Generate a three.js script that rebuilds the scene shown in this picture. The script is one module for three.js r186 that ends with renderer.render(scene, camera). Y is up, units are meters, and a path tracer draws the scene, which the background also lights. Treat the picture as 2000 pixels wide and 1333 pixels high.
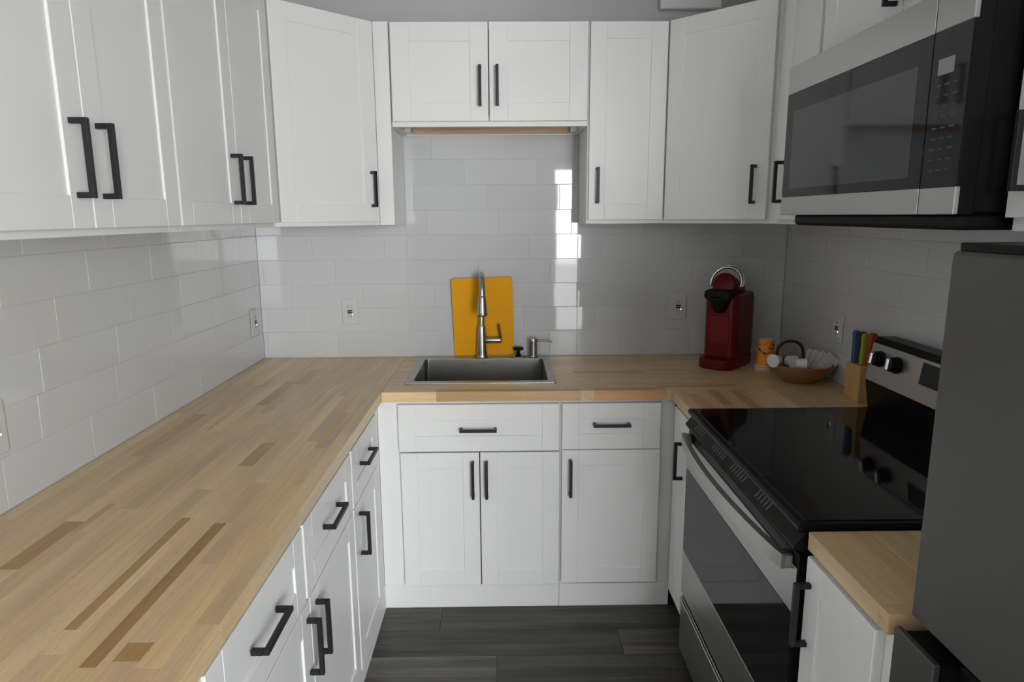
import * as THREE from 'three';
import { mergeGeometries } from 'three/addons/utils/BufferGeometryUtils.js';
import { RectAreaLightUniformsLib } from 'three/addons/lights/RectAreaLightUniformsLib.js';

// ---------------------------------------------------------------- camera, sky, daylight, exposure
const scene = new THREE.Scene();
const camera = new THREE.PerspectiveCamera(54.02, 2000 / 1333, 0.02, 60);
camera.position.set(1.118, 1.5446, 3.0619);
camera.up.set(0.00833, 0.98285, -0.18422);
camera.lookAt(1.118 + 0.010334, 1.5446 - 0.184297, 3.0619 - 0.982816);

const renderer = new THREE.WebGLRenderer({ antialias: true });
renderer.toneMapping = THREE.LinearToneMapping;
renderer.toneMappingExposure = 0.96;
renderer.shadowMap.enabled = true;

scene.background = new THREE.Color().setRGB(0.93, 0.97, 1.0);      // even overcast sky
scene.backgroundIntensity = 9;

RectAreaLightUniformsLib.init();
// daylight through the glass door behind the viewer: bright sky in its upper part, the darker paved yard in its lower part
for (const [name, power, y, h] of [['daylight_sky', 24, 1.555, 1.11], ['daylight_yard', 5.5, 0.53, 0.94]]) {
  const l = new THREE.RectAreaLight(new THREE.Color().setRGB(0.972, 0.993, 1.0), power, 1.52, h);
  l.name = name; l.position.set(2.55, y, 5.72); scene.add(l);
}

// ---------------------------------------------------------------- helpers
let seed = 20240611;
const rnd = () => { seed = (seed * 1664525 + 1013904223) >>> 0; return seed / 4294967296; };
const rr = (a, b) => a + (b - a) * rnd();
const taken = {};
function numbered(n) { const k = taken[n] = (taken[n] ?? -1) + 1; return k ? n + '_' + String(k).padStart(3, '0') : n; }

// box with chamfered edges, uv in metres (u along the longer side of every face when grain is set)
function bx(x0, x1, y0, y1, z0, z1, c = 0.001, grain = '') {
  const lo = [x0, y0, z0], hi = [x1, y1, z1];
  c = Math.min(c, (x1 - x0) * 0.45, (y1 - y0) * 0.45, (z1 - z0) * 0.45);
  const P = [], N = [], U = [];
  const ou = grain ? rnd() * 7 : 0, ov = grain ? rnd() * 7 : 0;
  const at = (s, f) => { // corner s (signs), lying on the face of axis f
    const p = [0, 1, 2].map((a) => (s[a] > 0 ? hi[a] : lo[a]) - (a === f ? 0 : s[a] * c)); return p;
  };
  const tri = (a, b, d, n) => {
    const u = [b[0] - a[0], b[1] - a[1], b[2] - a[2]], v = [d[0] - a[0], d[1] - a[1], d[2] - a[2]];
    const g = [u[1] * v[2] - u[2] * v[1], u[2] * v[0] - u[0] * v[2], u[0] * v[1] - u[1] * v[0]];
    if (g[0] * n[0] + g[1] * n[1] + g[2] * n[2] < 0) [b, d] = [d, b];
    const l = Math.hypot(...n), ax = [0, 1, 2].reduce((m, k) => (Math.abs(n[k]) > Math.abs(n[m]) + 1e-6 ? k : m), 0);
    for (const q of [a, b, d]) {
      P.push(...q); N.push(n[0] / l, n[1] / l, n[2] / l);
      let uv = ax === 0 ? [q[2], q[1]] : ax === 1 ? [q[0], q[2]] : [q[0], q[1]];
      if (grain === 'z') uv = ax === 0 ? [q[2], q[1]] : ax === 1 ? [q[2], q[0]] : [q[0] * 0.1, q[1]];
      if (grain === 'x') uv = ax === 0 ? [q[2] * 0.1, q[1]] : ax === 1 ? [q[0], q[2]] : [q[0], q[1]];
      if (grain === 'y') uv = ax === 0 ? [q[1], q[2]] : ax === 1 ? [q[0] * 0.1, q[2]] : [q[1], q[0]];
      U.push(uv[0] + ou, uv[1] + ov);
    }
  };
  const quad = (a, b, d, e, n) => { tri(a, b, d, n); tri(a, d, e, n); };
  for (let f = 0; f < 3; f++) for (const s of [-1, 1]) {
    const [g, h] = [(f + 1) % 3, (f + 2) % 3], n = [0, 0, 0]; n[f] = s;
    const k = (i, j) => { const t = [0, 0, 0]; t[f] = s; t[g] = i; t[h] = j; return at(t, f); };
    quad(k(-1, -1), k(1, -1), k(1, 1), k(-1, 1), n);
  }
  if (c > 0) {
    for (let f = 0; f < 3; f++) { const [g, h] = [(f + 1) % 3, (f + 2) % 3];
      for (const i of [-1, 1]) for (const j of [-1, 1]) {
        const t = (e) => { const q = [0, 0, 0]; q[f] = e; q[g] = i; q[h] = j; return q; }, n = [0, 0, 0]; n[g] = i; n[h] = j;
        quad(at(t(-1), g), at(t(1), g), at(t(1), h), at(t(-1), h), n);
      } }
    for (const i of [-1, 1]) for (const j of [-1, 1]) for (const k of [-1, 1]) { const s = [i, j, k]; tri(at(s, 0), at(s, 1), at(s, 2), s); }
  }
  const geo = new THREE.BufferGeometry();
  geo.setAttribute('position', new THREE.Float32BufferAttribute(P, 3));
  geo.setAttribute('normal', new THREE.Float32BufferAttribute(N, 3));
  geo.setAttribute('uv', new THREE.Float32BufferAttribute(U, 2));
  return geo;
}
function merged(list) {
  list = (Array.isArray(list) ? list : [list]).map((g) => { const n = g.index ? g.toNonIndexed() : g; for (const k of Object.keys(n.attributes)) if (!['position', 'normal', 'uv'].includes(k)) n.deleteAttribute(k); return n; });
  return list.length === 1 ? list[0] : mergeGeometries(list);
}
function mesh(name, geos, mat, parent, label) {
  const m = new THREE.Mesh(merged(geos), mat); m.name = name; m.castShadow = m.receiveShadow = true;
  if (label) m.userData.label = label;
  if (parent) parent.add(m);
  return m;
}
function thing(name, label, category, [x, y, z] = [0, 0, 0], turn = 0, group) {
  const o = new THREE.Group(); o.name = numbered(name); scene.add(o); o.position.set(x, y, z); o.rotation.y = turn;
  o.userData = { label, category }; if (group) o.userData.group = group;
  return o;
}
function single(name, geos, mat, label, category, group) {
  const m = mesh(numbered(name), geos, mat, scene); m.userData = { label, category }; if (group) m.userData.group = group; return m;
}
function struct(name, geos, mat, label, category) {
  const m = mesh(name, geos, mat, scene); m.userData = { kind: 'structure', label, category }; return m;
}
const lathe = (pts, n = 40) => new THREE.LatheGeometry(pts.map((p) => new THREE.Vector2(p[0], p[1])), n);
const V = (x, y, z) => new THREE.Vector3(x, y, z);
const tube = (pts, r, n = 40, k = 12, closed = false) => new THREE.TubeGeometry(new THREE.CatmullRomCurve3(pts.map((p) => V(...p)), closed), n, r, k, closed);
const moved = (g, x, y, z) => g.translate(x, y, z);
const cyl = (r0, r1, h, n = 32) => new THREE.CylinderGeometry(r1, r0, h, n).translate(0, h / 2, 0);
function ext(shape, depth, bevel = 0, seg = 2, curve = 12) {
  return new THREE.ExtrudeGeometry(shape, { depth, bevelEnabled: bevel > 0, bevelThickness: bevel, bevelSize: bevel, bevelOffset: -bevel, bevelSegments: seg, curveSegments: curve });
}
function rrect(x0, x1, y0, y1, r, P = new THREE.Shape()) {
  P.moveTo(x0 + r, y0); P.lineTo(x1 - r, y0); P.absarc(x1 - r, y0 + r, r, -Math.PI / 2, 0, false); P.lineTo(x1, y1 - r); P.absarc(x1 - r, y1 - r, r, 0, Math.PI / 2, false);
  P.lineTo(x0 + r, y1); P.absarc(x0 + r, y1 - r, r, Math.PI / 2, Math.PI, false); P.lineTo(x0, y0 + r); P.absarc(x0 + r, y0 + r, r, Math.PI, Math.PI * 1.5, false);
  return P;
}

// ---------------------------------------------------------------- textures (grain, streaks, fine relief)
const hash = (x, y, s) => { let h = (x * 374761393 + y * 668265263 + s * 1442695041) | 0; h = Math.imul(h ^ (h >>> 13), 1274126177); return ((h ^ (h >>> 16)) >>> 0) / 4294967296; };
function noise(x, y, px, py, s) { // tiling value noise
  const xi = Math.floor(x), yi = Math.floor(y), fx = x - xi, fy = y - yi, q = (t) => t * t * (3 - 2 * t);
  const w = (a, b) => hash(((a % px) + px) % px, ((b % py) + py) % py, s), u = q(fx), v = q(fy);
  return (w(xi, yi) * (1 - u) + w(xi + 1, yi) * u) * (1 - v) + (w(xi, yi + 1) * (1 - u) + w(xi + 1, yi + 1) * u) * v;
}
function tex(w, h, f, srgb, rx = 1, ry = 1) {
  const d = new Uint8Array(w * h * 4);
  for (let y = 0; y < h; y++) for (let x = 0; x < w; x++) { const c = f(x / w, y / h), i = (y * w + x) * 4; d[i] = c[0] * 255; d[i + 1] = c[1] * 255; d[i + 2] = c[2] * 255; d[i + 3] = 255; }
  const t = new THREE.DataTexture(d, w, h); t.wrapS = t.wrapT = THREE.RepeatWrapping; t.magFilter = THREE.LinearFilter; t.minFilter = THREE.LinearMipmapLinearFilter; t.generateMipmaps = true;
  if (srgb) t.colorSpace = THREE.SRGBColorSpace; t.repeat.set(rx, ry); t.needsUpdate = true; return t;
}
const cl = (v) => Math.min(1, Math.max(0, v));
const woodTex = tex(1024, 512, (u, v) => {
  const wob = noise(u * 4, v * 6, 4, 6, 3) * 0.06;
  const a = noise(u * 5, (v + wob) * 60, 5, 60, 1), b = noise(u * 14, (v + wob) * 170, 14, 170, 2), c = noise(u * 3, v * 9, 3, 9, 5), p = noise(u * 90, v * 240, 90, 240, 7);
  const t = 0.95 + 0.06 * (a - 0.5) + 0.04 * (b - 0.5) + 0.12 * (c - 0.5) - (p > 0.86 ? 0.07 : 0);
  return [cl(t), cl(t * 0.985 + 0.01 * (c - 0.5)), cl(t * 0.955 - 0.03 * (a - 0.5))];
}, true, 0.9, 2.2);
const vinylTex = tex(1024, 512, (u, v) => {
  const wob = noise(u * 3, v * 8, 3, 8, 13) * 0.08;
  const a = noise(u * 3, (v + wob) * 22, 3, 22, 11), b = noise(u * 9, (v + wob) * 90, 9, 90, 12), c = noise(u * 4, v * 5, 4, 5, 15), e = noise(u * 30, v * 240, 30, 240, 16);
  const t = 0.72 + 0.34 * (a - 0.5) + 0.22 * (b - 0.5) + 0.24 * (c - 0.5) + 0.10 * (e - 0.5);
  return [cl(t), cl(t * 0.985), cl(t * 0.95)];
}, true, 0.8, 2.4);
const streakRough = tex(512, 512, (u, v) => { const t = 0.9 + 0.10 * (noise(u * 6, v * 250, 6, 250, 21) - 0.5) + 0.08 * (noise(u * 16, v * 120, 16, 120, 22) - 0.5); return [t, t, t].map(cl); }, false, 1.5, 4);
const speckle = tex(512, 512, (u, v) => { const t = 0.5 + 0.35 * (noise(u * 120, v * 120, 120, 120, 31) - 0.5) + 0.5 * (noise(u * 40, v * 40, 40, 40, 32) - 0.5); return [t, t, t].map(cl); }, false, 3, 3);
const plaster = tex(512, 512, (u, v) => { const t = 0.5 + 0.5 * (noise(u * 90, v * 90, 90, 90, 41) - 0.5) + 0.4 * (noise(u * 30, v * 30, 30, 30, 42) - 0.5); return [t, t, t].map(cl); }, false, 1.2, 1.2);

// ---------------------------------------------------------------- materials
const rgb = (r, g, b) => new THREE.Color().setRGB(r, g, b);
const std = (c, rough, metal = 0, o = {}) => new THREE.MeshStandardMaterial({ color: c, roughness: rough, metalness: metal, ...o });
const phy = (c, rough, metal = 0, o = {}) => new THREE.MeshPhysicalMaterial({ color: c, roughness: rough, metalness: metal, ...o });
const M = {
  paint: std(rgb(0.80, 0.80, 0.79), 0.38, 0, { bumpMap: speckle, bumpScale: 0.00006 }),
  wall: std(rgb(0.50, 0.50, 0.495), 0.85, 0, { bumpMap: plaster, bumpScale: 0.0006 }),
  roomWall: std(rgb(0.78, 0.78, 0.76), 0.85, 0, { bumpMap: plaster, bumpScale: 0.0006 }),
  ceiling: std(rgb(0.72, 0.72, 0.71), 0.9, 0, { bumpMap: plaster, bumpScale: 0.0012 }),
  grout: std(rgb(0.60, 0.60, 0.60), 0.9),
  tile: [0.60, 0.61, 0.62].map((t) => phy(rgb(t * 0.99, t * 1.0, t * 1.015), 0.035, 0, { ior: 1.5 })),
  blackPull: phy(rgb(0.010, 0.010, 0.012), 0.42, 0, { specularIntensity: 0.8 }),
  steel: std(rgb(0.46, 0.455, 0.44), 0.40, 1, { roughnessMap: streakRough }),
  steelSink: std(rgb(0.46, 0.455, 0.445), 0.33, 1, { roughnessMap: streakRough }),
  nickel: std(rgb(0.46, 0.45, 0.43), 0.26, 1),
  chrome: std(rgb(0.75, 0.75, 0.77), 0.08, 1),
  fridge: std(rgb(0.112, 0.112, 0.108), 0.46, 0.7, { roughnessMap: streakRough }),
  blackGlass: phy(rgb(0.006, 0.006, 0.006), 0.06, 0, { ior: 1.5, specularIntensity: 0.5 }),
  blackEnamel: phy(rgb(0.006, 0.006, 0.006), 0.32, 0, { specularIntensity: 0.3 }),
  blackPlastic: phy(rgb(0.008, 0.008, 0.008), 0.5, 0, { specularIntensity: 0.35 }),
  greyMesh: phy(rgb(0.035, 0.038, 0.038), 0.07, 0, { ior: 1.5, specularIntensity: 0.8 }),
  whitePlastic: std(rgb(0.74, 0.74, 0.72), 0.35),
  whitePaper: std(rgb(0.72, 0.72, 0.72), 0.7),
  rawWood: std(rgb(0.80, 0.56, 0.40), 0.7, 0, { map: woodTex }),
  yellow: phy(rgb(0.90, 0.40, 0.006), 0.6, 0, { specularIntensity: 0.35, bumpMap: speckle, bumpScale: 0.0002 }),
  red: phy(rgb(0.12, 0.003, 0.004), 0.32, 0, { specularIntensity: 0.5 }),
  redDark: phy(rgb(0.09, 0.003, 0.004), 0.34, 0, { specularIntensity: 0.5 }),
  redPanel: phy(rgb(0.18, 0.004, 0.009), 0.3, 0, { specularIntensity: 0.5 }),
  wicker: std(rgb(0.26, 0.12, 0.045), 0.6),
  handleBrown: std(rgb(0.03, 0.018, 0.012), 0.5),
  blockWood: std(rgb(0.66, 0.42, 0.17), 0.5, 0, { map: woodTex }),
  led: std(rgb(0.9, 0.9, 0.9), 0.4, 0, { emissive: rgb(1, 1, 1), emissiveIntensity: 1.6 }),
  dark: std(rgb(0.01, 0.01, 0.01), 0.6),
};
const staveTones = [[0.77, 0.565, 0.325], [0.74, 0.535, 0.305], [0.79, 0.585, 0.345], [0.71, 0.505, 0.285], [0.75, 0.54, 0.335], [0.76, 0.555, 0.30], [0.70, 0.49, 0.30], [0.80, 0.60, 0.36]]
  .map((t) => phy(rgb(...t), 0.42, 0, { map: woodTex, clearcoat: 0.45, clearcoatRoughness: 0.22 }));
const staveDark = [[0.45, 0.245, 0.09], [0.46, 0.275, 0.095], [0.58, 0.375, 0.18], [0.66, 0.35, 0.16]].map((t) => phy(rgb(...t), 0.42, 0, { map: woodTex, clearcoat: 0.45, clearcoatRoughness: 0.22 }));
const plankTones = [[0.085, 0.08, 0.075], [0.10, 0.095, 0.088], [0.075, 0.07, 0.066], [0.12, 0.113, 0.105], [0.18, 0.172, 0.16]].map((t) => std(rgb(...t.map((k) => k * 1.25)), 0.42, 0, { map: vinylTex, bumpMap: vinylTex, bumpScale: 0.0003 }));

// ---------------------------------------------------------------- the room
const W = 2.405, YC = 0.900, CB = 0.862, YU = 1.510, YT = 2.279, CEIL = 2.56, RZ = 5.6;
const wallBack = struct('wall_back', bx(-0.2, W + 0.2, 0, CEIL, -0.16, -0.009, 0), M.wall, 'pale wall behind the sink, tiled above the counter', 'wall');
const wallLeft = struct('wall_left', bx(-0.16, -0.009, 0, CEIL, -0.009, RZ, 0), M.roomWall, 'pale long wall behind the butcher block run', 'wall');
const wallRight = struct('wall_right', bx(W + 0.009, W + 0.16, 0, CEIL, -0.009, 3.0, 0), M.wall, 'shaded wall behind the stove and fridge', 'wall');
struct('wall_return', bx(W + 0.16, 4.3, 0, CEIL, 2.85, 3.0, 0), M.roomWall, 'wall at the end of the kitchen behind the fridge', 'wall');
struct('wall_side', bx(4.3, 4.45, 0, CEIL, 2.85, RZ, 0), M.roomWall, 'plain wall of the room behind the viewer', 'wall');
struct('wall_rear', [bx(-0.16, 1.75, 0, CEIL, RZ, RZ + 0.15, 0), bx(3.35, 4.45, 0, CEIL, RZ, RZ + 0.15, 0), bx(1.75, 3.35, 2.15, CEIL, RZ, RZ + 0.15, 0)], M.roomWall, 'plain wall around the glass door', 'wall');
struct('ceiling', bx(-0.2, 4.5, CEIL, CEIL + 0.12, -0.2, RZ + 0.2, 0), M.ceiling, 'off-white plaster ceiling', 'ceiling');
struct('ground', bx(-8, 12, -0.3, -0.13, RZ + 0.15, 20, 0), std(rgb(0.32, 0.32, 0.30), 0.9, 0, { bumpMap: speckle, bumpScale: 0.002 }), 'grey paved ground outside the glass door', 'ground');
{ // sliding glass door in the rear wall
  const d = new THREE.Group(); d.name = 'door_1'; d.userData = { kind: 'structure', label: 'white framed sliding glass door letting in daylight', category: 'door' }; scene.add(d);
  const z0 = RZ + 0.03, z1 = RZ + 0.09;
  mesh('frame', [bx(1.75, 1.79, 0, 2.15, z0, z1), bx(3.31, 3.35, 0, 2.15, z0, z1), bx(1.79, 3.31, 2.11, 2.15, z0, z1), bx(1.79, 3.31, 0, 0.06, z0, z1), bx(2.53, 2.57, 0.06, 2.11, z0, z1)], M.whitePlastic, d);
  const glass = phy(rgb(1, 1, 1), 0.0, 0, { transmission: 1, thickness: 0, ior: 1.5 });
  mesh('pane', new THREE.PlaneGeometry(0.74, 2.05).translate(2.16, 1.085, RZ + 0.06), glass, d);
  mesh('pane', new THREE.PlaneGeometry(0.74, 2.05).translate(2.94, 1.085, RZ + 0.06), glass, d);
}
{ // floor: vinyl planks laid across the kitchen
  const f = struct('floor', bx(-0.2, 4.5, -0.12, -0.004, -0.2, RZ + 0.2, 0), M.dark, 'dark grey vinyl plank floor', 'floor');
  const pw = 0.15, L = 1.22, ends = { 2: 1.535, 3: 1.08, 1: 0.86, 4: 1.3 };
  for (let r = 0, z = 0.47; z < RZ - 0.01; r++, z += pw) {
    let x = (ends[r] ?? rr(0.1, 1.3)) - L * 2;
    for (; x < 4.3; x += L) {
      const a = Math.max(x, -0.005), b = Math.min(x + L, z < 2.8 ? W : 4.295); if (b - a < 0.02) continue;
      let t = Math.floor(rnd() * 4);
      if (r === 3 && a < 0.6 && b > 0.7) t = 4; if (r === 3 && a > 0.9) t = 2; if (r === 2 && b < 1.6) t = 2; if (r === 2 && a > 1.4) t = 3;
      mesh('plank', bx(a + 0.0005, b - 0.0005, -0.004, 0, z + 0.0005, Math.min(z + pw, RZ) - 0.0005, 0.0008, 'x'), plankTones[t], f);
    }
  }
}
// subway tiles: rows 0.11 high, tiles 0.3265 long, each tile its own piece
const TL = 0.3265, TH = 0.11, ROW0 = 0.9105;
function tiles(wall, toWorld, len, joints, rowsFor, y0 = 0.9005) {
  for (let r = 0; r < 12; r++) {
    const lo = Math.max(ROW0 + TH * r, y0), hi = ROW0 + TH * (r + 1), bottom = r === 0 ? y0 : lo;
    for (const [a, b, top] of rowsFor) {
      if (bottom >= top - 0.004) continue;
      const up = Math.min(hi, top), j = joints[r] ?? rr(0, TL);
      for (let s = j - Math.ceil((j - a) / TL) * TL - TL; s < b; s += TL) {
        const p = Math.max(s, a), q = Math.min(s + TL, b); if (q - p < 0.006) continue;
        const w = q - p - 0.0015, h = up - bottom - 0.0015;
        const t = mesh('tile', bx(-w / 2, w / 2, -h / 2, h / 2, -0.0055, 0, 0.0008), M.tile[Math.floor(rnd() * 3)], wall);
        toWorld(t, (p + q) / 2, (bottom + up) / 2);
        t.rotateX(rr(-0.0022, 0.0022)); t.rotateY(rr(-0.0030, 0.0030));
      }
    }
  }
}
mesh('grout', [bx(0, 0.62, 0.89, 1.56, -0.009, -0.0015, 0), bx(0.62, 1.46, 0.89, 1.95, -0.009, -0.0015, 0), bx(1.46, W, 0.89, 1.56, -0.009, -0.0015, 0)], M.grout, wallBack);
tiles(wallBack, (t, s, y) => t.position.set(s, y, 0), W, [0.672, 0.226, 0.143, 0.674, 0.9027, 0.768, 0.7144, 1.269, 0.80, 1.0], [[0, 0.677, 1.56], [0.677, 1.452, 1.93], [1.452, W, 1.56]]);
mesh('grout', bx(-0.009, -0.0015, 0.89, 1.56, 0, 2.6, 0), M.grout, wallLeft);
tiles(wallLeft, (t, s, y) => { t.position.set(0, y, s); t.rotation.y = Math.PI / 2; }, 2.6, [0.66, 0.85, 1.15, 1.397, 1.25, 1.158], [[0, 2.6, 1.56]]);
mesh('grout', bx(W + 0.0015, W + 0.009, 0.89, 1.60, 0, 2.1, 0), M.grout, wallRight);
tiles(wallRight, (t, s, y) => { t.position.set(W, y, s); t.rotation.y = -Math.PI / 2; }, 2.1, [0.2, 0.31, 0.1, 0.25, 0.05, 0.22, 0.3], [[0, 2.1, 1.60]]);

// ---------------------------------------------------------------- cabinets
const PULL = 0.011, REACH = 0.034;
function pullGeo(len, vertical) {
  const h = len / 2, p = PULL / 2;
  return vertical
    ? [bx(-p, p, -h, h, REACH - PULL, REACH, 0.0012), bx(-p, p, h - PULL, h, 0, REACH - PULL, 0.0008), bx(-p, p, -h, -h + PULL, 0, REACH - PULL, 0.0008)]
    : [bx(-h, h, -p, p, REACH - PULL, REACH, 0.0012), bx(h - PULL, h, -p, p, 0, REACH - PULL, 0.0008), bx(-h, -h + PULL, -p, p, 0, REACH - PULL, 0.0008)];
}
// a shaker front: stiles and rails round a recessed panel; front plane at local z = 0.02
function shaker(parent, name, x0, x1, y0, y1, pull, st = 0.064, rl = 0.062) {
  const T = 0.02, c = 0.0013;
  const d = mesh(name, [bx(x0, x0 + st, y0, y1, 0, T, c), bx(x1 - st, x1, y0, y1, 0, T, c), bx(x0 + st, x1 - st, y1 - rl, y1, 0, T, c), bx(x0 + st, x1 - st, y0, y0 + rl, 0, T, c)], M.paint, parent);
  mesh('panel', bx(x0 + st - 0.004, x1 - st + 0.004, y0 + rl - 0.004, y1 - rl + 0.004, 0.003, 0.0150, 0), M.paint, d);
  if (pull) { const h = mesh('handle', pullGeo(pull.len ?? 0.146, pull.v), M.blackPull, d, 'matte black square bar pull'); h.position.set(pull.x, pull.y, T); }
  return d;
}
function cabinet(o) {
  const g = thing(o.name, o.label, 'cabinet', o.pos, o.rot ?? 0, o.group), { w, y0, y1, d } = o, t = 0.016, F = 0.02, s = o.stile ?? 0.03;
  const body = [bx(0, t, y0, y1, -d, -F, 0), bx(w - t, w, y0, y1, -d, -F, 0), bx(t, w - t, y0 + (o.lift ?? 0.014), y0 + (o.lift ?? 0.014) + t, -d + 0.006, -F, 0), bx(t, w - t, y0, y1, -d, -d + 0.006, 0)];
  if (o.top) body.push(bx(t, w - t, y1 - t, y1, -d + 0.006, -F, 0));
  mesh('body', body, M.paint, g);
  mesh('face_frame', [bx(0, s, y0, y1, -F, 0, 0.0006), bx(w - s, w, y0, y1, -F, 0, 0.0006), bx(s, w - s, y1 - 0.03, y1, -F, 0, 0.0006), bx(s, w - s, y0, y0 + 0.035, -F, 0, 0.0006)], M.paint, g);
  for (const f of o.fronts) shaker(g, f.drawer ? 'drawer' : 'door', f.x0, f.x1, f.y0, f.y1, f.pull, f.st, f.rl);
  for (const f of o.extra ?? []) mesh(f.name, f.geo, f.mat ?? M.paint, g);
  return g;
}
const DY0 = 0.105, DY1 = 0.656, WY0 = 0.661, WY1 = 0.847, HB = (0.48 + 0.623) / 2;   // base doors, drawers, door pull height
const FZ = 0.610, FXL = 0.630, FXR = 1.765;                                            // face frame planes of the three base runs

// back run: sink base and the narrow base beside it
cabinet({ name: 'sink_base_cabinet', label: 'white two-door base cabinet under the sink with one wide drawer front', pos: [0.709, 0, FZ], w: 0.616, y0: 0, y1: CB, d: 0.6,
  fronts: [{ drawer: 1, x0: 0.002, x1: 0.611, y0: WY0, y1: WY1, pull: { x: 0.305, y: 0.751, len: 0.140 } },
    { x0: 0.006, x1: 0.306, y0: DY0, y1: DY1, pull: { v: 1, x: 0.282, y: HB } }, { x0: 0.310, x1: 0.613, y0: DY0, y1: DY1, pull: { v: 1, x: 0.334, y: HB } }],
  extra: [{ name: 'filler', geo: bx(-0.078, 0, 0, CB, -0.02, 0.0, 0.0006) }, { name: 'kick_board', geo: bx(-0.078, 0.616, 0, 0.098, 0.0, 0.004, 0.0006) }] });
cabinet({ name: 'base_cabinet', label: 'narrow white base cabinet with one door and one drawer, between sink cabinet and stove corner', pos: [1.326, 0, FZ], w: 0.384, y0: 0, y1: CB, d: 0.6,
  fronts: [{ drawer: 1, x0: 0.006, x1: 0.380, y0: 0.665, y1: WY1, pull: { x: 0.192, y: 0.766, len: 0.140 } }, { x0: 0.006, x1: 0.382, y0: DY0 + 0.004, y1: DY1 + 0.006, pull: { v: 1, x: 0.038, y: HB + 0.003 } }],
  extra: [{ name: 'filler', geo: bx(0.384, 0.438, 0, CB, -0.02, 0.0, 0.0006) }, { name: 'kick_board', geo: bx(0, 0.438, 0, 0.098, 0.0, 0.004, 0.0006) }] });
// left run, faces +x; local x runs from the near end towards the corner
const LR = Math.PI / 2;
cabinet({ name: 'base_cabinet', label: 'single-door white base cabinet under the butcher block, next to the sink corner', pos: [FXL, 0, 1.135], rot: LR, w: 0.415, y0: 0, y1: CB, d: 0.615,
  fronts: [{ drawer: 1, x0: 0.004, x1: 0.392, y0: WY0, y1: WY1, pull: { x: 0.180, y: 0.768 } }, { x0: 0.004, x1: 0.392, y0: DY0, y1: DY1, pull: { v: 1, x: 0.068, y: HB - 0.002 } }],
  extra: [{ name: 'filler', geo: bx(0.415, 0.525, 0, CB, -0.02, 0.0, 0.0006) }, { name: 'kick_board', geo: bx(0, 0.521, 0, 0.098, 0.0, 0.003, 0.0006) }] });
cabinet({ name: 'base_cabinet', label: 'wide white base cabinet with two drawers over two doors under the butcher block', pos: [FXL, 0, 2.142], rot: LR, w: 1.005, y0: 0, y1: CB, d: 0.615,
  fronts: [{ drawer: 1, x0: 0.006, x1: 0.508, y0: WY0, y1: WY1, pull: { x: 0.250, y: 0.764 } }, { drawer: 1, x0: 0.520, x1: 0.998, y0: WY0, y1: WY1, pull: { x: 0.745, y: 0.766 } },
    { x0: 0.006, x1: 0.530, y0: DY0, y1: DY1, pull: { v: 1, x: 0.502, y: HB - 0.002 } }, { x0: 0.534, x1: 0.998, y0: DY0, y1: DY1, pull: { v: 1, x: 0.577, y: HB } }],
  extra: [{ name: 'kick_board', geo: bx(0, 1.005, 0, 0.098, 0.0, 0.003, 0.0006) }] });
cabinet({ name: 'base_cabinet', label: 'white base cabinet at the near end of the butcher block run', pos: [FXL, 0, 2.56], rot: LR, w: 0.416, y0: 0, y1: CB, d: 0.615,
  fronts: [{ drawer: 1, x0: 0.006, x1: 0.410, y0: WY0, y1: WY1, pull: { x: 0.208, y: 0.766 } }, { x0: 0.006, x1: 0.410, y0: DY0, y1: DY1, pull: { v: 1, x: 0.04, y: HB } }],
  extra: [{ name: 'kick_board', geo: bx(0, 0.416, 0, 0.098, 0.0, 0.003, 0.0006) }] });
// right run, faces -x; local x runs from the corner towards the viewer
cabinet({ name: 'base_cabinet', label: 'slim white base cabinet between the sink corner and the far side of the stove', pos: [FXR, 0.1, 0.632], rot: -LR, w: 0.278, y0: 0, y1: CB - 0.1, d: 0.61,
  fronts: [{ x0: 0.05, x1: 0.270, y0: 0.012, y1: 0.748, st: 0.05, pull: { v: 1, x: 0.185, y: 0.585, len: 0.14 } }],
  extra: [{ name: 'kick_board', geo: bx(0, 0.278, -0.1, -0.001, -0.07, -0.055, 0.0006) }] });
cabinet({ name: 'base_cabinet', label: 'small white base cabinet between the stove and the fridge, under its own butcher block top', pos: [FXR - 0.008, 0.1, 1.792], rot: -LR, w: 0.280, y0: 0, y1: CB - 0.1, d: 0.61,
  fronts: [{ x0: 0.004, x1: 0.258, y0: 0.012, y1: 0.752, st: 0.06, pull: { v: 1, x: 0.026, y: 0.632, len: 0.142 } }],
  extra: [{ name: 'kick_board', geo: bx(0, 0.28, -0.1, -0.001, -0.07, -0.055, 0.0006) }] });

// wall cabinets
const UF = 0.297, UD0 = YU + 0.015, UD1 = YT - 0.003, UP = 1.655;
cabinet({ name: 'wall_cabinet', label: 'short white two-door wall cabinet hung above the sink', pos: [0.679, 0, UF], w: 0.772, y0: 1.892, y1: YT, d: 0.296, top: 1, lift: 0.045,
  fronts: [{ x0: 0.006, x1: 0.382, y0: 1.911, y1: UD1, st: 0.072, rl: 0.07, pull: { v: 1, x: 0.350, y: 2.040, len: 0.150 } }, { x0: 0.386, x1: 0.770, y0: 1.911, y1: UD1, st: 0.072, rl: 0.07, pull: { v: 1, x: 0.417, y: 2.041, len: 0.150 } }],
  extra: [{ name: 'hanging_rail', mat: M.rawWood, geo: bx(0.046, 0.726, 1.897, 1.936, -0.288, -0.270, 0.0006, 'x') }, { name: 'corner_block', geo: [bx(0.018, 0.044, 1.898, 1.936, -0.285, -0.20, 0.0006), bx(0.728, 0.754, 1.898, 1.936, -0.285, -0.20, 0.0006)] }] });
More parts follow.
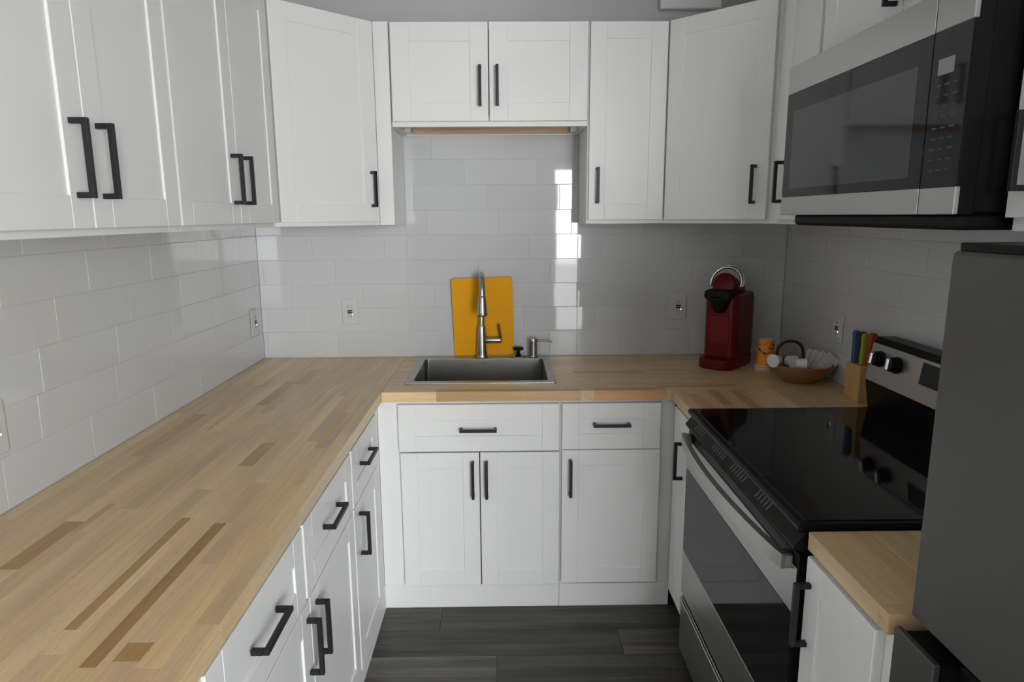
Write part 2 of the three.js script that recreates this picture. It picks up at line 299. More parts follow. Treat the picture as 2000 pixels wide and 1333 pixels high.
cabinet({ name: 'wall_cabinet', label: 'narrow one-door white wall cabinet beside the cabinet above the sink', pos: [1.452, 0, UF], w: 0.312, y0: YU, y1: YT, d: 0.296, top: 1,
  fronts: [{ x0: 0.006, x1: 0.306, y0: UD0, y1: UD1, pull: { v: 1, x: 0.040, y: 1.661, len: 0.140 } }] });
cabinet({ name: 'wall_cabinet', label: 'two-door white wall cabinet over the butcher block, next to the corner cabinet', pos: [UF, 0, 1.360], rot: LR, w: 0.740, y0: YU, y1: YT, d: 0.296, top: 1,
  fronts: [{ x0: 0.004, x1: 0.384, y0: UD0, y1: UD1, pull: { v: 1, x: 0.342, y: UP } }, { x0: 0.388, x1: 0.736, y0: UD0, y1: UD1, pull: { v: 1, x: 0.424, y: UP } }] });
cabinet({ name: 'wall_cabinet', label: 'two-door white wall cabinet cut by the edge of the picture, over the near butcher block', pos: [UF, 0, 2.104], rot: LR, w: 0.742, y0: YU, y1: YT, d: 0.296, top: 1,
  fronts: [{ x0: 0.004, x1: 0.382, y0: UD0, y1: UD1, pull: { v: 1, x: 0.341, y: UP } }, { x0: 0.386, x1: 0.738, y0: UD0, y1: UD1, pull: { v: 1, x: 0.424, y: UP } }] });
cabinet({ name: 'wall_cabinet', label: 'slim one-door white wall cabinet between the corner cabinet and the microwave', pos: [2.078, 0, 0.622], rot: -LR, w: 0.352, y0: YU, y1: YT, d: 0.326, top: 1, stile: 0.06,
  fronts: [{ x0: 0.078, x1: 0.336, y0: UD0, y1: UD1, st: 0.066, pull: { v: 1, x: 0.138, y: 1.650, len: 0.138 } }] });
cabinet({ name: 'wall_cabinet', label: 'short white wall cabinet above the microwave', pos: [2.078, 0, 0.976], rot: -LR, w: 0.812, y0: 1.972, y1: YT, d: 0.326, top: 1,
  fronts: [{ x0: 0.004, x1: 0.404, y0: 1.982, y1: UD1, st: 0.07, pull: { v: 1, x: 0.380, y: 2.100, len: 0.14 } }, { x0: 0.408, x1: 0.808, y0: 1.982, y1: UD1, st: 0.07, pull: { v: 1, x: 0.432, y: 2.100, len: 0.14 } }] });
cabinet({ name: 'wall_cabinet', label: 'white wall cabinet above the fridge, beside the black side of the microwave', pos: [2.078, 0, 1.790], rot: -LR, w: 0.90, y0: YU, y1: YT, d: 0.326, top: 1,
  fronts: [{ x0: 0.004, x1: 0.448, y0: UD0 + 0.01, y1: UD1, pull: { v: 1, x: 0.050, y: 1.652, len: 0.14 } }, { x0: 0.452, x1: 0.896, y0: UD0 + 0.01, y1: UD1, pull: { v: 1, x: 0.86, y: 1.652, len: 0.14 } }] });
function cornerCabinet(label, A, B, rot, outline, pullX, extra) {
  const g = thing('corner_cabinet', label, 'cabinet', [A[0], 0, A[1]], rot), L = Math.hypot(B[0] - A[0], B[1] - A[1]);
  const shell = new THREE.Shape(outline.map(([x, z]) => { const dx = x - A[0], dz = z - A[1], c = Math.cos(rot), s = Math.sin(rot); return new THREE.Vector2(dx * c - dz * s, -(dx * s + dz * c)); }));
  const slab = (y, h) => new THREE.ExtrudeGeometry(shell, { depth: h, bevelEnabled: false }).rotateX(-Math.PI / 2).translate(0, y, 0);
  const wallsOf = []; outline.forEach((p, i) => { const q = outline[(i + 1) % outline.length]; if ((p === A && q === B) || (p === B && q === A)) return;
    const loc = ([x, z]) => { const dx = x - A[0], dz = z - A[1], c = Math.cos(rot), s = Math.sin(rot); return [dx * c - dz * s, dx * s + dz * c]; };
    const [a, b] = [loc(p), loc(q)], len = Math.hypot(b[0] - a[0], b[1] - a[1]), w = bx(0, len, YU, YT, -0.006, 0.006, 0); w.rotateY(-Math.atan2(b[1] - a[1], b[0] - a[0])); w.translate(a[0], 0, a[1]); wallsOf.push(w); });
  mesh('body', [slab(YU + 0.014, 0.016), slab(YT - 0.016, 0.016), ...wallsOf], M.paint, g);
  mesh('face_frame', [bx(0, 0.03, YU, YT, -0.02, 0, 0.0006), bx(L - 0.03, L, YU, YT, -0.02, 0, 0.0006), bx(0.03, L - 0.03, YU, YU + 0.035, -0.02, 0, 0.0006), bx(0.03, L - 0.03, YT - 0.03, YT, -0.02, 0, 0.0006)], M.paint, g);
  shaker(g, 'door', 0.012, L - 0.012, UD0, UD1, { v: 1, x: pullX, y: 1.650, len: 0.138 });
  if (extra) { const f = mesh('filler', extra, M.paint, g); f.rotation.y = -rot; f.position.set(...[-(A[0] * Math.cos(-rot) + A[1] * Math.sin(-rot)), 0, -(-A[0] * Math.sin(-rot) + A[1] * Math.cos(-rot))]); }
  return g;
}
{
  const A = [UF + 0.003, 0.615], B = [0.612, 0.300];
  cornerCabinet('angled white corner wall cabinet between the butcher block run and the sink', A, B, Math.PI / 4, [[0.008, 0.008], [0.008, 0.612], A, B, [0.612, 0.008]], 0.400, bx(0.6185, 0.677, YU, YT, 0.002, 0.312, 0.0006));
  const C = [1.768, 0.300], D = [2.080, 0.614];
  cornerCabinet('angled white corner wall cabinet above the red coffee machine', C, D, -Math.PI / 4, [[W - 0.008, 0.008], [1.772, 0.008], C, D, [W - 0.008, 0.612]], 0.385);
}

// ---------------------------------------------------------------- butcher block tops, stave by stave
function counter(label, x0, x1, z0, z1, grain, { hole, dark = [], name = 'countertop' } = {}) {
  const g = thing(name, label, 'countertop', [0, 0, 0]);
  const n = Math.round((grain === 'z' ? x1 - x0 : z1 - z0) / 0.0405), along = grain === 'z' ? [z0, z1] : [x0, x1], across = grain === 'z' ? [x0, x1] : [z0, z1], sw = (across[1] - across[0]) / n;
  const put = (a, b, p, q, m) => { // along a..b, across p..q
    if (b - a < 0.003 || q - p < 0.001) return;
    const r = grain === 'z' ? [p, q, a, b] : [a, b, p, q];
    mesh('stave', bx(r[0], r[1], CB, YC, r[2], r[3], 0.0004, grain), m, g);
  };
  for (let i = 0; i < n; i++) {
    const p = across[0] + sw * i, q = p + sw, cuts = [];
    const mine = dark.filter((d) => d[0] === i), thin = [];
    let s = along[0] - rr(0, 0.5);
    while (s < along[1]) { const e = s + rr(0.28, 0.85); cuts.push([s, e, staveTones[Math.floor(rnd() * staveTones.length)]]); s = e; }
    let segs = cuts.map((c) => [Math.max(c[0], along[0]), Math.min(c[1], along[1]), c[2]]).filter((c) => c[1] > c[0]);
    for (const [, a, b, t, f = 1] of mine) { if (f < 1) { thin.push([a, b, f, staveDark[t]]); } segs = segs.flatMap(([s0, s1, m]) => (b <= s0 || a >= s1 ? [[s0, s1, m]] : [[s0, Math.max(a, s0), m], [Math.min(b, s1), s1, m]])).filter((c) => c[1] - c[0] > 0.004).concat(f < 1 ? [] : [[a, b, staveDark[t]]]); }
    for (const [a, b, f, m] of thin) { put(a, b, p, p + sw * f, m); put(a, b, p + sw * f, q, staveTones[i % 8]); }
    for (const [a, b, m] of segs) {
      if (!hole) { put(a, b, p, q, m); continue; }
      const [hx0, hx1, hz0, hz1] = hole; // back run only: along = x, across = z
      if (q <= hz0 || p >= hz1 || b <= hx0 || a >= hx1) { put(a, b, p, q, m); continue; }
      put(a, Math.min(b, hx0), p, q, m); put(Math.max(a, hx1), b, p, q, m);
      const c0 = Math.max(a, hx0), c1 = Math.min(b, hx1); put(c0, c1, p, Math.min(q, hz0), m); put(c0, c1, Math.max(p, hz1), q, m);
    }
  }
  return g;
}
counter('long butcher block countertop along the wall under the two-door wall cabinets', 0.001, 0.655, 0.001, 2.60, 'z', { dark: [[12, 1.715, 2.183, 0, 0.62], [10, 1.688, 2.09, 1, 0.5], [10, 1.20, 1.38, 2], [4, 1.70, 1.90, 1], [13, 2.125, 2.17, 1], [5, 1.61, 1.75, 2, 0.4], [6, 0.45, 0.8, 2], [2, 0.9, 1.3, 2], [7, 0.25, 0.5, 2], [14, 0.9, 1.25, 3, 0.4]] });
counter('butcher block countertop around the sink', 0.656, W - 0.001, 0.001, 0.644, 'x', { hole: [0.752, 1.290, 0.080, 0.500], dark: [[15, 0.86, 1.40, 2], [15, 1.45, 1.72, 3], [14, 1.7, 2.0, 2], [8, 1.4, 1.7, 2]] });
counter('small butcher block countertop under the knife block, beside the far side of the stove', 1.741, W - 0.001, 0.645, 0.918, 'z', { dark: [[1, 0.7, 0.91, 3], [3, 0.65, 0.85, 2], [5, 0.65, 0.918, 2]] });
counter('short butcher block countertop between the stove and the fridge', 1.741, W - 0.001, 1.786, 2.076, 'z');

// ---------------------------------------------------------------- sink, tap and things on the back counter
{
  const g = thing('sink', 'square stainless steel drop-in sink set in the butcher block', 'sink', [1.021, YC, 0.281]);
  const hw = 0.297, hd = 0.249, bw = 0.266, b0 = -0.198, b1 = 0.215;   // local z: back negative
  const rim = rrect(-hw, hw, -hd, hd, 0.012); rim.holes.push(rrect(-bw, bw, -b1, -b0, 0.018, new THREE.Path()));
  mesh('rim', ext(rim, 0.003, 0.0012).rotateX(-Math.PI / 2).translate(0, 0.0012, 0), M.steel, g);
  const wall = rrect(-bw - 0.0012, bw + 0.0012, -b1 - 0.0012, -b0 + 0.0012, 0.019); wall.holes.push(rrect(-bw, bw, -b1, -b0, 0.018, new THREE.Path()));
  const base = rrect(-bw, bw, -b1, -b0, 0.018);
  mesh('basin', [ext(wall, 0.205).rotateX(-Math.PI / 2).translate(0, -0.2045, 0), ext(base, 0.002).rotateX(-Math.PI / 2).translate(0, -0.2065, 0)], M.steelSink, g);
  mesh('drain', [moved(cyl(0.045, 0.045, 0.003), 0, -0.2045, 0)], M.nickel, g);
}
{
  const g = thing('faucet', 'brushed nickel pull-down faucet with arched neck and side lever', 'faucet', [1.012, YC + 0.0054, 0.052]);
  mesh('body', lathe([[0, 0], [0.0275, 0], [0.0275, 0.004], [0.0255, 0.007], [0.0255, 0.012], [0.024, 0.02], [0.0205, 0.11], [0.0185, 0.145], [0.0125, 0.152], [0.0125, 0.158], [0, 0.158]]), M.nickel, g);
  mesh('neck', tube([[0, 0.15, 0], [0, 0.24, 0], [0.001, 0.315, 0.004], [0.003, 0.362, 0.03], [0.005, 0.385, 0.07], [0.007, 0.372, 0.115], [0.0085, 0.335, 0.142], [0.009, 0.29, 0.150]], 0.0134, 60, 16), M.nickel, g);
  const h = mesh('spray_head', lathe([[0, 0], [0.0205, 0], [0.0225, 0.003], [0.0218, 0.02], [0.0178, 0.066], [0.0165, 0.080], [0.0135, 0.086], [0, 0.088]]), M.nickel, g); h.position.set(0.009, 0.215, 0.150);
  mesh('nozzle', moved(cyl(0.017, 0.017, 0.003), 0, -0.0025, 0), M.blackPlastic, h);
  const l = mesh('lever', [lathe([[0, 0.012], [0.014, 0.012], [0.0155, 0.018], [0.015, 0.075], [0.0125, 0.082], [0, 0.084]], 28).rotateZ(-Math.PI / 2)], M.nickel, g); l.position.set(0.008, 0.080, 0);
  mesh('lever_arm', tube([[0.076, 0.0, 0.0], [0.078, 0.02, 0.004], [0.074, 0.045, 0.008], [0.071, 0.075, 0.012]], 0.0055, 24, 10), M.nickel, l);
}
{
  const b = single('cutting_board', ext(rrect(-0.138, 0.138, 0, 0.362, 0.012), 0.006, 0.0015).rotateX(0.068).translate(0, 0.0052, 0), M.yellow, 'thin yellow plastic cutting board standing on edge behind the faucet', 'cutting board');
  b.position.set(1.022, YC + 0.003, 0.0050); b.rotation.z = 0.022;
}
{
  const g = thing('sink_strainer', 'black and steel sink strainer plug lying beside the faucet', 'strainer', [1.178, YC + 0.0054, 0.050]); g.scale.setScalar(1.18);
  mesh('flange', lathe([[0, 0], [0.030, 0], [0.0315, 0.002], [0.028, 0.006], [0.012, 0.010], [0.008, 0.016], [0, 0.016]]), M.nickel, g);
  mesh('knob', lathe([[0, 0.015], [0.0075, 0.015], [0.0075, 0.025], [0.020, 0.029], [0.0215, 0.033], [0.019, 0.038], [0, 0.040]]), M.blackPlastic, g);
}
{
  const g = thing('soap_dispenser', 'small brushed nickel soap dispenser pump with thin spout beside the sink', 'soap dispenser', [1.247, YC + 0.0054, 0.052]);
  mesh('base', lathe([[0, 0], [0.022, 0], [0.022, 0.004], [0.0185, 0.007], [0.0185, 0.068], [0.0195, 0.070], [0.0195, 0.084], [0.017, 0.087], [0, 0.087]]), M.nickel, g);
  mesh('spout', tube([[0.012, 0.075, 0.0], [0.045, 0.076, 0.003], [0.072, 0.075, 0.006], [0.086, 0.072, 0.008]], 0.0046, 24, 10), M.nickel, g);
}
// wall outlets
function outlet(label, pos, turn) {
  const g = thing('wall_outlet', label, 'outlet', pos, turn);
  mesh('plate', bx(-0.037, 0.037, -0.059, 0.059, 0.0012, 0.0065, 0.0022), M.outlet ??= std(rgb(0.60, 0.60, 0.585), 0.35), g);
  const f = mesh('receptacle', bx(-0.0165, 0.0165, -0.033, 0.033, 0.0060, 0.0090, 0.001), M.outlet, g);
  mesh('button', [bx(-0.011, 0.011, 0.001, 0.008, 0.0088, 0.0102, 0.0005)], M.dark, f); mesh('button', [bx(-0.011, 0.011, -0.008, -0.001, 0.0088, 0.0102, 0.0005)], M.dark, f);
  mesh('slots', [[-0.0065, 0.022], [0.0055, 0.022], [-0.0065, -0.022], [0.0055, -0.022]].map(([x, y]) => bx(x - 0.001, x + 0.001, y - 0.0045, y + 0.0045, 0.0088, 0.0093, 0)), M.dark, f);
  mesh('light', moved(new THREE.SphereGeometry(0.0028, 14, 10), 0.012, -0.013, 0.0088), M.led, f);
}
outlet('white wall outlet on the tiles between the corner and the cutting board', [0.407, 1.115, 0], 0);
outlet('white wall outlet on the tiles beside the red coffee machine', [1.918, 1.128, 0], 0);
outlet('white wall outlet on the long tiled wall near the corner', [0, 1.085, 0.108], LR);
outlet('white wall outlet on the long tiled wall at the edge of the picture', [0, 1.092, 1.655], LR);
outlet('white wall outlet on the shaded tiles above the basket', [W, 1.110, 0.530], -LR);

// ---------------------------------------------------------------- coffee corner
{
  const g = thing('coffee_machine', 'dark red capsule coffee machine with a chrome arc lever on the counter corner', 'coffee machine', [2.085, YC, 0.205], -0.70);
  // local: +z front, x across
  mesh('base', ext(rrect(-0.080, 0.080, -0.152, 0.135, 0.062), 0.030, 0.006, 3).rotateX(-Math.PI / 2).translate(0, 0.006, 0), M.red, g);
  mesh('body', ext(rrect(-0.073, 0.073, -0.094, 0.120, 0.034), 0.255, 0.012, 4).rotateX(-Math.PI / 2).translate(0, 0.048, 0), M.red, g);
  mesh('front_panel', ext(rrect(-0.046, 0.046, 0.105, 0.225, 0.018), 0.006, 0.002).translate(0, 0, 0.0925), M.redPanel, g);
  mesh('water_tank', ext(rrect(-0.058, 0.058, 0.119, 0.150, 0.012), 0.235, 0.006, 3).rotateX(-Math.PI / 2).translate(0, 0.050, 0), M.redDark, g);
  mesh('drip_tray', ext(rrect(-0.052, 0.052, -0.146, -0.098, 0.02), 0.006, 0.002).rotateX(-Math.PI / 2).translate(0, 0.0345, 0), M.blackPlastic, g);
  const head = mesh('head', lathe([[0, -0.085], [0.038, -0.085], [0.046, -0.075], [0.050, 0.0], [0.050, 0.055], [0.044, 0.068], [0, 0.070]], 44).rotateX(Math.PI / 2 - 0.30), M.red, g); head.position.set(0, 0.338, 0.012);
  mesh('lever', [new THREE.TorusGeometry(0.066, 0.0065, 14, 60, Math.PI * 1.15).rotateZ(-0.235).rotateX(-0.30).translate(0, 0.022, 0.030), new THREE.TorusGeometry(0.0715, 0.0035, 10, 60, Math.PI * 1.15).rotateZ(-0.235).rotateX(-0.30).translate(0, 0.024, 0.020)], M.chrome, head, 'chrome arc lever');
  mesh('brew_head', [ext(rrect(-0.056, 0.056, -0.020, 0.024, 0.020), 0.080, 0.006, 3).translate(0, 0.312, 0.052), lathe([[0, 0], [0.020, 0], [0.034, 0.025], [0.046, 0.055], [0.046, 0.07], [0, 0.07]], 28).translate(0, 0.238, 0.100)], M.blackPlastic, g);
}
{
  const orange = phy(rgb(0.80, 0.28, 0.02), 0.5, 0, {
    map: tex(512, 256, (u, v) => { // printed brown scribbles on orange card
      const a = noise(u * 11, v * 40, 11, 40, 51), b = noise(u * 24, v * 80, 24, 80, 52), line = Math.abs(a - 0.5) < 0.07 && b > 0.35 && v > 0.07 && v < 0.18;
      return line ? [0.30, 0.17, 0.10] : [1, 1, 1];
    }, true, 1, 1) });
  for (let k = 0; k < 3; k++) {
    const c = thing('paper_cup', ['lowest of the upside-down paper cups, only its white rim showing', 'middle upside-down paper cup, only its white rim showing', 'topmost orange paper cup of the upside-down stack'][k], 'paper cup', [2.207, YC + 0.0005 + k * 0.0092, 0.335], 2.1, 'upside-down stack of orange paper cups');
    mesh('wall', lathe([[0.0376, 0.002], [0.0294, 0.112], [0.0290, 0.1125], [0.0287, 0.112], [0.0367, 0.002], [0.0376, 0.002]], 48), orange, c);
    mesh('rim', new THREE.TorusGeometry(0.0385, 0.0026, 12, 48).rotateX(Math.PI / 2).translate(0, 0.0032, 0), M.whitePaper, c);
    if (k === 2) mesh('bottom', [cyl(0.0268, 0.0268, 0.0012, 36).translate(0, 0.1065, 0), new THREE.TorusGeometry(0.0283, 0.0011, 8, 40).rotateX(Math.PI / 2).translate(0, 0.1125, 0)], M.whitePaper, c);
  }
}
{
  const B = [2.272, YC, 0.515];
  const g = thing('wicker_basket', 'round brown wicker basket with a dark loop handle, holding pods and packets', 'basket', B);
  const prof = (t) => [0.066 + 0.050 * Math.sin(t * Math.PI / 2), 0.010 + 0.054 * t], rings = [];
  for (let k = 0; k < 11; k++) { const [r, y] = prof(k / 10), pts = []; for (let i = 0; i < 72; i++) { const a = i / 72 * Math.PI * 2, q = r + 0.0022 * Math.cos(i * Math.PI / 2 * 2 / 2 + (k % 2) * Math.PI); pts.push([q * Math.cos(a), y, q * Math.sin(a)]); } rings.push(tube(pts, 0.0040, 144, 6, true)); }
  for (let k = 0; k < 36; k++) { const a = k / 36 * Math.PI * 2; rings.push(tube([0, 0.33, 0.66, 1].map((t) => { const [r, y] = prof(t); return [r * Math.cos(a), y, r * Math.sin(a)]; }), 0.0026, 10, 5)); }
  mesh('bowl', rings, M.wicker, g);
  mesh('bottom', cyl(0.064, 0.068, 0.007, 40).translate(0, 0.002, 0), M.wicker, g);
  mesh('rim', new THREE.TorusGeometry(0.117, 0.0058, 10, 60).rotateX(Math.PI / 2).translate(0, 0.067, 0), M.wicker, g);
  mesh('handle', tube([[-0.052, 0.064, -0.100], [-0.050, 0.112, -0.096], [-0.022, 0.136, -0.094], [0.014, 0.138, -0.092], [0.044, 0.118, -0.094], [0.058, 0.064, -0.098]], 0.0058, 50, 10), M.handleBrown, g);
  const pod = (label, p, r, lid) => { const c = thing('coffee_pod', label, 'coffee pod', [B[0] + p[0], B[1] + p[1], B[2] + p[2]]); c.rotation.set(...r); mesh('cup', lathe([[0, 0], [0.017, 0], [0.0185, 0.002], [0.023, 0.036], [0.0255, 0.0375], [0.0255, 0.0395], [0, 0.0395]], 32), M.whitePlastic, c); mesh('lid', cyl(0.0235, 0.0235, 0.0008, 32).translate(0, 0.0396, 0), lid, c); return c; };
  const grey = std(rgb(0.22, 0.22, 0.25), 0.4);
  pod('white coffee pod tipped over the rim of the basket beside the paper cups', [-0.092, 0.086, 0.014], [1.50, 0, 0.9], M.whitePaper);
  pod('white coffee pod behind the tipped one, under the basket handle', [-0.052, 0.082, 0.010], [1.50, 0, -0.2], M.whitePaper);
  pod('white coffee pod with a grey lid lying in the middle of the basket', [-0.045, 0.080, 0.062], [0.3, -0.3, -1.45], grey);
  const packet = (label, p, r) => { const s = single('sugar_packet', bx(-0.028, 0.028, -0.043, 0.043, -0.003, 0.003, 0.0026), M.packet ??= std(rgb(0.62, 0.58, 0.54), 0.65), label, 'packet', 'paper packets standing in the basket'); s.position.set(B[0] + p[0], B[1] + p[1], B[2] + p[2]); s.rotation.set(...r); return s; };
  const w = ['beside the pods', 'second from the pods', 'third from the pods', 'leaning outward over the rim'];
  for (let k = 0; k < 4; k++) packet('pale paper packet in the basket, ' + w[k], [0.046 + k * 0.015, 0.080 - k * 0.002, 0.000 + k * 0.014], [-0.45, 0.1, -0.40 - 0.13 * k]);
}
{
  const P = [2.362, YC, 0.795], top = 0.128;
  const k0 = thing('knife_block', 'pale wooden knife block beside the stove', 'knife block', P);
  const slots = [[-0.018, 0.024], [-0.004, 0.008], [0.012, -0.012], [0.020, -0.030]];
  mesh('body', bx(-0.030, 0.030, 0, top, -0.048, 0.048, 0.002, 'y'), M.blockWood, k0);
  const kn = (label, c, i, lean, x, z, h) => {
    const k = thing('knife', label, 'knife', [P[0] + x, P[1] + top, P[2] + z]); k.rotation.z = lean;
    const hs = new THREE.Shape(); hs.moveTo(-0.011, 0.002); hs.bezierCurveTo(-0.015, h * 0.3, -0.008, h * 0.6, -0.012, h * 0.85); hs.quadraticCurveTo(-0.013, h, 0, h); hs.quadraticCurveTo(0.013, h, 0.012, h * 0.85); hs.bezierCurveTo(0.009, h * 0.6, 0.013, h * 0.3, 0.011, 0.002); hs.lineTo(-0.011, 0.002);
    mesh('handle', ext(hs, 0.010, 0.004, 3).translate(0, 0, -0.005), std(c, 0.42), k);
    mesh('bolster', bx(-0.010, 0.010, 0.0002, 0.004, -0.006, 0.006, 0.0005), M.nickel, k);
  };
  kn('knife with a blue handle standing in the wooden block', rgb(0.06, 0.10, 0.24), 0, 0.02, -0.014, -0.020, 0.116);
  kn('knife with a black handle standing in the wooden block', rgb(0.012, 0.012, 0.012), 1, 0.0, 0.004, -0.012, 0.112);
  kn('knife with a lime green handle standing in the wooden block', rgb(0.30, 0.34, 0.02), 2, -0.02, -0.006, 0.016, 0.112);
  kn('knife with a red handle standing in the wooden block', rgb(0.36, 0.03, 0.01), 3, -0.05, 0.006, 0.036, 0.116);
}

// ---------------------------------------------------------------- microwave
{
  const x0 = 1.965, z0 = 0.982, z1 = 1.784, y0 = 1.541, y1 = 1.966, zs = 1.672;
  const g = thing('microwave', 'over-the-range stainless and black microwave oven', 'microwave', [0, 0, 0]);
  mesh('body', [bx(x0 + 0.040, W - 0.002, y0 + 0.004, y1, z0 + 0.004, z1 - 0.004, 0.002)], M.blackEnamel, g);
  mesh('underside', [bx(x0 + 0.030, W - 0.02, y0 - 0.030, y0 + 0.004, z0 + 0.03, z1 - 0.02, 0.008)], M.blackPlastic, g);
  const dr = mesh('door', [bx(x0 + 0.004, x0 + 0.040, y0, y1, z0, zs - 0.0015, 0.002)], M.blackEnamel, g);
  mesh('top_band', bx(x0, x0 + 0.004, 1.889, y1, z0, zs - 0.0015, 0.0012, 'z'), M.steel, dr);
  mesh('bottom_band', bx(x0, x0 + 0.004, y0, 1.594, z0, zs - 0.0015, 0.0012, 'z'), M.steel, dr);
  mesh('glass', bx(x0 + 0.0005, x0 + 0.004, 1.5945, 1.8885, z0 + 0.001, zs - 0.0015, 0.0008), M.blackGlass, dr);
  mesh('window', bx(x0 + 0.0001, x0 + 0.0006, 1.617, 1.838, 1.030, 1.628, 0), M.greyMesh, dr);
  const cp = mesh('control_panel', bx(x0 + 0.004, x0 + 0.040, y0, y1, zs + 0.0015, z1, 0.002), M.blackEnamel, g);
  mesh('top_band', bx(x0, x0 + 0.010, 1.889, y1, zs + 0.0015, z1 + 0.001, 0.0016, 'z'), M.steel, cp);
  mesh('bottom_band', bx(x0, x0 + 0.010, y0, 1.594, zs + 0.0015, z1 + 0.001, 0.0016, 'z'), M.steel, cp);
  mesh('glass', bx(x0 + 0.0005, x0 + 0.004, 1.5945, 1.8885, zs + 0.0015, z1, 0.0008), M.blackGlass, cp);
  mesh('sticker', bx(x0 - 0.0001, x0 + 0.0005, 1.806, 1.836, 1.694, 1.742, 0), std(rgb(0.28, 0.28, 0.28), 0.5), cp);
  const key = std(rgb(0.035, 0.035, 0.035), 0.5), keys = [];
  for (let r = 0; r < 9; r++) for (let c = 0; c < 3; c++) keys.push(bx(x0 + 0.0001, x0 + 0.0005, 1.785 - r * 0.020, 1.789 - r * 0.020, 1.692 + c * 0.026, 1.708 + c * 0.026, 0));
  mesh('key_marks', keys, key, cp);
}

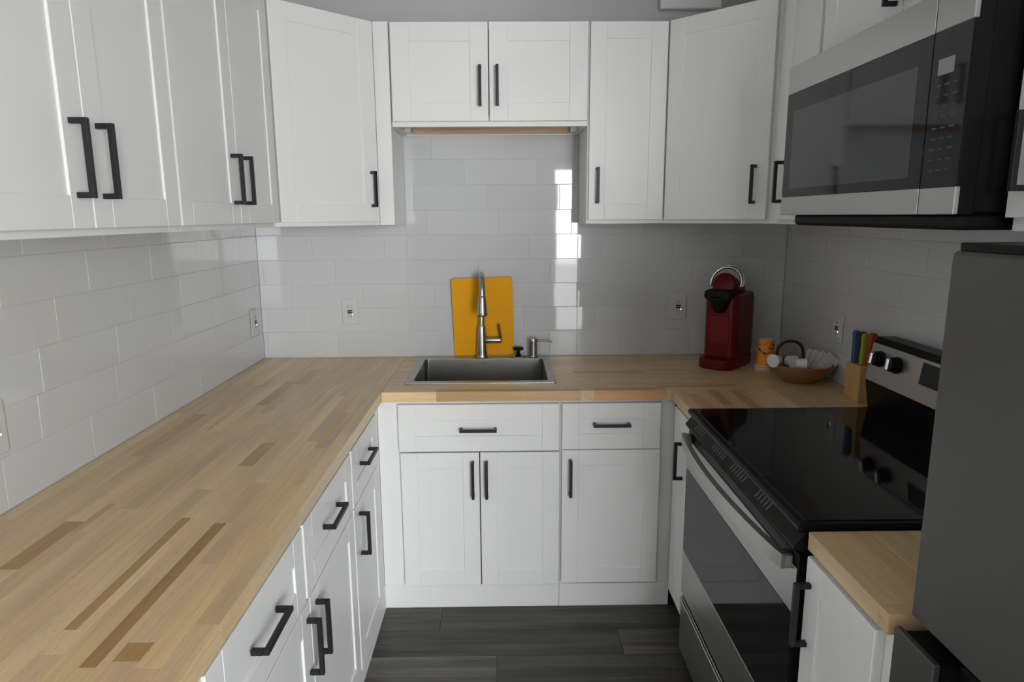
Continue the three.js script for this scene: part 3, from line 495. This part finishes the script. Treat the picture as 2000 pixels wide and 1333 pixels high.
// ---------------------------------------------------------------- stove
{
  const z0 = 0.928, z1 = 1.778, xf = 1.728;
  const g = thing('stove', 'black and stainless freestanding electric stove with glass top', 'stove', [0, 0, 0]);
  mesh('body', [bx(xf + 0.045, 2.38, 0.03, 0.893, z0 + 0.004, z1 - 0.004, 0.002), bx(xf + 0.09, 2.35, 0.0, 0.03, z0 + 0.02, z1 - 0.02, 0)], M.blackEnamel, g);
  const top = mesh('cooktop', [bx(1.722, 2.325, 0.894, 0.9115, z0 - 0.003, z1 + 0.003, 0.005)], M.blackEnamel, g);
  mesh('glass_surface', bx(1.742, 2.300, 0.9110, 0.9135, z0 + 0.016, z1 - 0.016, 0.0015), M.blackGlass, top);
    // sloped vent strip under the cooktop
  const strip = new THREE.Shape([[0.006, 0.846], [-0.026, 0.856], [-0.026, 0.862], [0.0, 0.8925], [0.03, 0.8925], [0.03, 0.846]].map((p) => new THREE.Vector2(...p)));
  const vs = mesh('vent_strip', new THREE.ExtrudeGeometry(strip, { depth: z1 - z0 - 0.004, bevelEnabled: false }).translate(xf + 0.014, 0, z0 + 0.002), M.blackEnamel, g);
  for (const [a, n] of [[1.02, 5], [1.20, 6], [1.36, 6], [1.54, 5]]) { const sl = []; for (let k = 0; k < n; k++) sl.push(bx(-0.0012, 0.0012, -0.011, 0.011, -0.004, 0.004, 0.0003).rotateZ(-0.70).translate(xf + 0.0010, 0.877, a + k * 0.018)); mesh('vent_slots', sl, std(rgb(0.05, 0.05, 0.05), 0.35), vs); }
  // oven door
  const d = mesh('oven_door', [bx(xf, xf + 0.042, 0.250, 0.842, z0 + 0.002, z1 - 0.002, 0.003)], M.blackEnamel, g);
  mesh('top_band', bx(xf - 0.003, xf + 0.0, 0.705, 0.812, z0 + 0.002, z1 - 0.002, 0.0012, 'z'), M.steel, d);
  mesh('bottom_band', bx(xf - 0.003, xf + 0.0, 0.252, 0.408, z0 + 0.002, z1 - 0.002, 0.0012, 'z'), M.steel, d);
  mesh('window', bx(xf - 0.0028, xf + 0.0, 0.409, 0.704, z0 + 0.003, z1 - 0.003, 0.0008), M.blackGlass, d);
  // bowed flat bar handle
  const hp = []; for (let i = 0; i <= 24; i++) { const t = i / 24, z = z0 + 0.022 + (z1 - z0 - 0.044) * t, b = Math.sin(Math.PI * t); hp.push([xf - 0.020 - 0.034 * Math.pow(b, 0.8), 0.818 + 0.004 * b, z]); }
  const bar = []; for (let i = 0; i < 24; i++) { const a = hp[i], b = hp[i + 1], dx = b[0] - a[0], dz = b[2] - a[2], L = Math.hypot(dx, dz); bar.push(bx(-0.008, 0.008, -0.017, 0.017, -0.0005, L + 0.0005, i === 0 || i === 23 ? 0.0004 : 0).rotateY(Math.atan2(dx, dz)).translate(a[0], (a[1] + b[1]) / 2, a[2])); }
  bar.push(bx(xf - 0.028, xf, 0.801, 0.833, z0 + 0.022, z0 + 0.052, 0.003), bx(xf - 0.028, xf, 0.801, 0.833, z1 - 0.052, z1 - 0.022, 0.003));
  mesh('handle', bar, M.steel, d, 'bowed stainless bar handle');
  const dw = mesh('storage_drawer', bx(xf - 0.003, xf + 0.042, 0.035, 0.236, z0 + 0.002, z1 - 0.002, 0.003, 'z'), M.steel, g);
  mesh('lip', bx(xf - 0.010, xf - 0.002, 0.226, 0.236, z0 + 0.01, z1 - 0.01, 0.002, 'z'), M.steel, dw);
  // back control panel
  const prof = new THREE.Shape([[2.318, 0.900], [2.300, 1.012], [2.318, 1.135], [2.330, 1.152], [2.385, 1.152], [2.385, 0.900]].map((p) => new THREE.Vector2(...p)));
  const bg = mesh('back_panel', new THREE.ExtrudeGeometry(prof, { depth: z1 - z0 - 0.02, bevelEnabled: false }).translate(0, 0, z0 + 0.010), M.blackEnamel, g);
  const tilt = Math.atan2(0.018, 0.123), on = (geo) => geo.rotateZ(-tilt).translate(2.3, 1.012, 0);
  mesh('fascia', on(bx(-0.004, 0.0, 0.0, 0.123, z0 + 0.012, z1 - 0.012, 0.001, 'z')), M.steel, bg);
  mesh('display', on(bx(-0.006, -0.003, 0.050, 0.114, 1.210, 1.480, 0.001)), M.blackGlass, bg);
  for (const z of [1.000, 1.092, 1.600, 1.700]) { const k = mesh('knob', on(lathe([[0, 0], [0.024, 0], [0.026, 0.004], [0.0235, 0.010], [0.021, 0.026], [0.019, 0.028], [0, 0.029]], 32).rotateZ(Math.PI / 2).translate(-0.004, 0.078, z)), M.blackPlastic, bg); mesh('knob_grip', on(bx(-0.040, -0.012, 0.058, 0.098, z - 0.007, z + 0.007, 0.004)), M.chrome, k, 'chrome knob grip'); }
}

// ---------------------------------------------------------------- fridge
{
  const x0 = 1.765, z0 = 2.092, z1 = 2.80, y1 = 1.497;
  const g = thing('refrigerator', 'dark stainless top-freezer refrigerator beside the small butcher block top', 'refrigerator', [0, 0, 0]);
  mesh('body', [bx(x0 + 0.062, W - 0.02, 0.03, y1 - 0.006, z0 + 0.002, z1, 0.003), bx(x0 + 0.1, W - 0.05, 0, 0.03, z0 + 0.04, z1 - 0.04, 0)], M.blackEnamel, g);
  mesh('freezer_door', bx(x0, x0 + 0.056, 0.908, y1 - 0.006, z0, z1, 0.006, 'y'), M.fridge, g);
  mesh('top_cap', bx(x0 + 0.004, x0 + 0.12, y1 - 0.006, y1 + 0.006, z0 + 0.012, z1, 0.002), M.blackPlastic, g);
  const d = mesh('lower_door', [bx(x0 - 0.008, x0 + 0.056, 0.05, 0.880, z0 - 0.002, z0 + 0.090, 0.002), bx(x0 + 0.024, x0 + 0.056, 0.05, 0.884, z0 + 0.090, z1, 0.004)], M.blackPlastic, g);
  mesh('door_trim', bx(x0 - 0.020, x0 - 0.008, 0.05, 0.888, z0 - 0.004, z0 + 0.096, 0.002, 'y'), M.fridge, d);
  mesh('gasket', bx(x0 + 0.03, x0 + 0.06, 0.884, 0.908, z0 + 0.01, z1 - 0.01, 0), M.blackPlastic, g);
}
// white box on the wall above the corner cabinet
{
  const g = thing('chime_box', 'white rectangular box on the wall above the corner cabinet', 'wall box', [1.92, 2.400, -0.009]);
  mesh('cover', bx(-0.135, 0.125, 0.0, 0.125, 0.004, 0.045, 0.004), M.whitePlastic, g);
  mesh('back_plate', bx(-0.125, 0.115, 0.008, 0.117, 0.0, 0.004, 0), M.whitePlastic, g);
}

renderer.render(scene, camera);
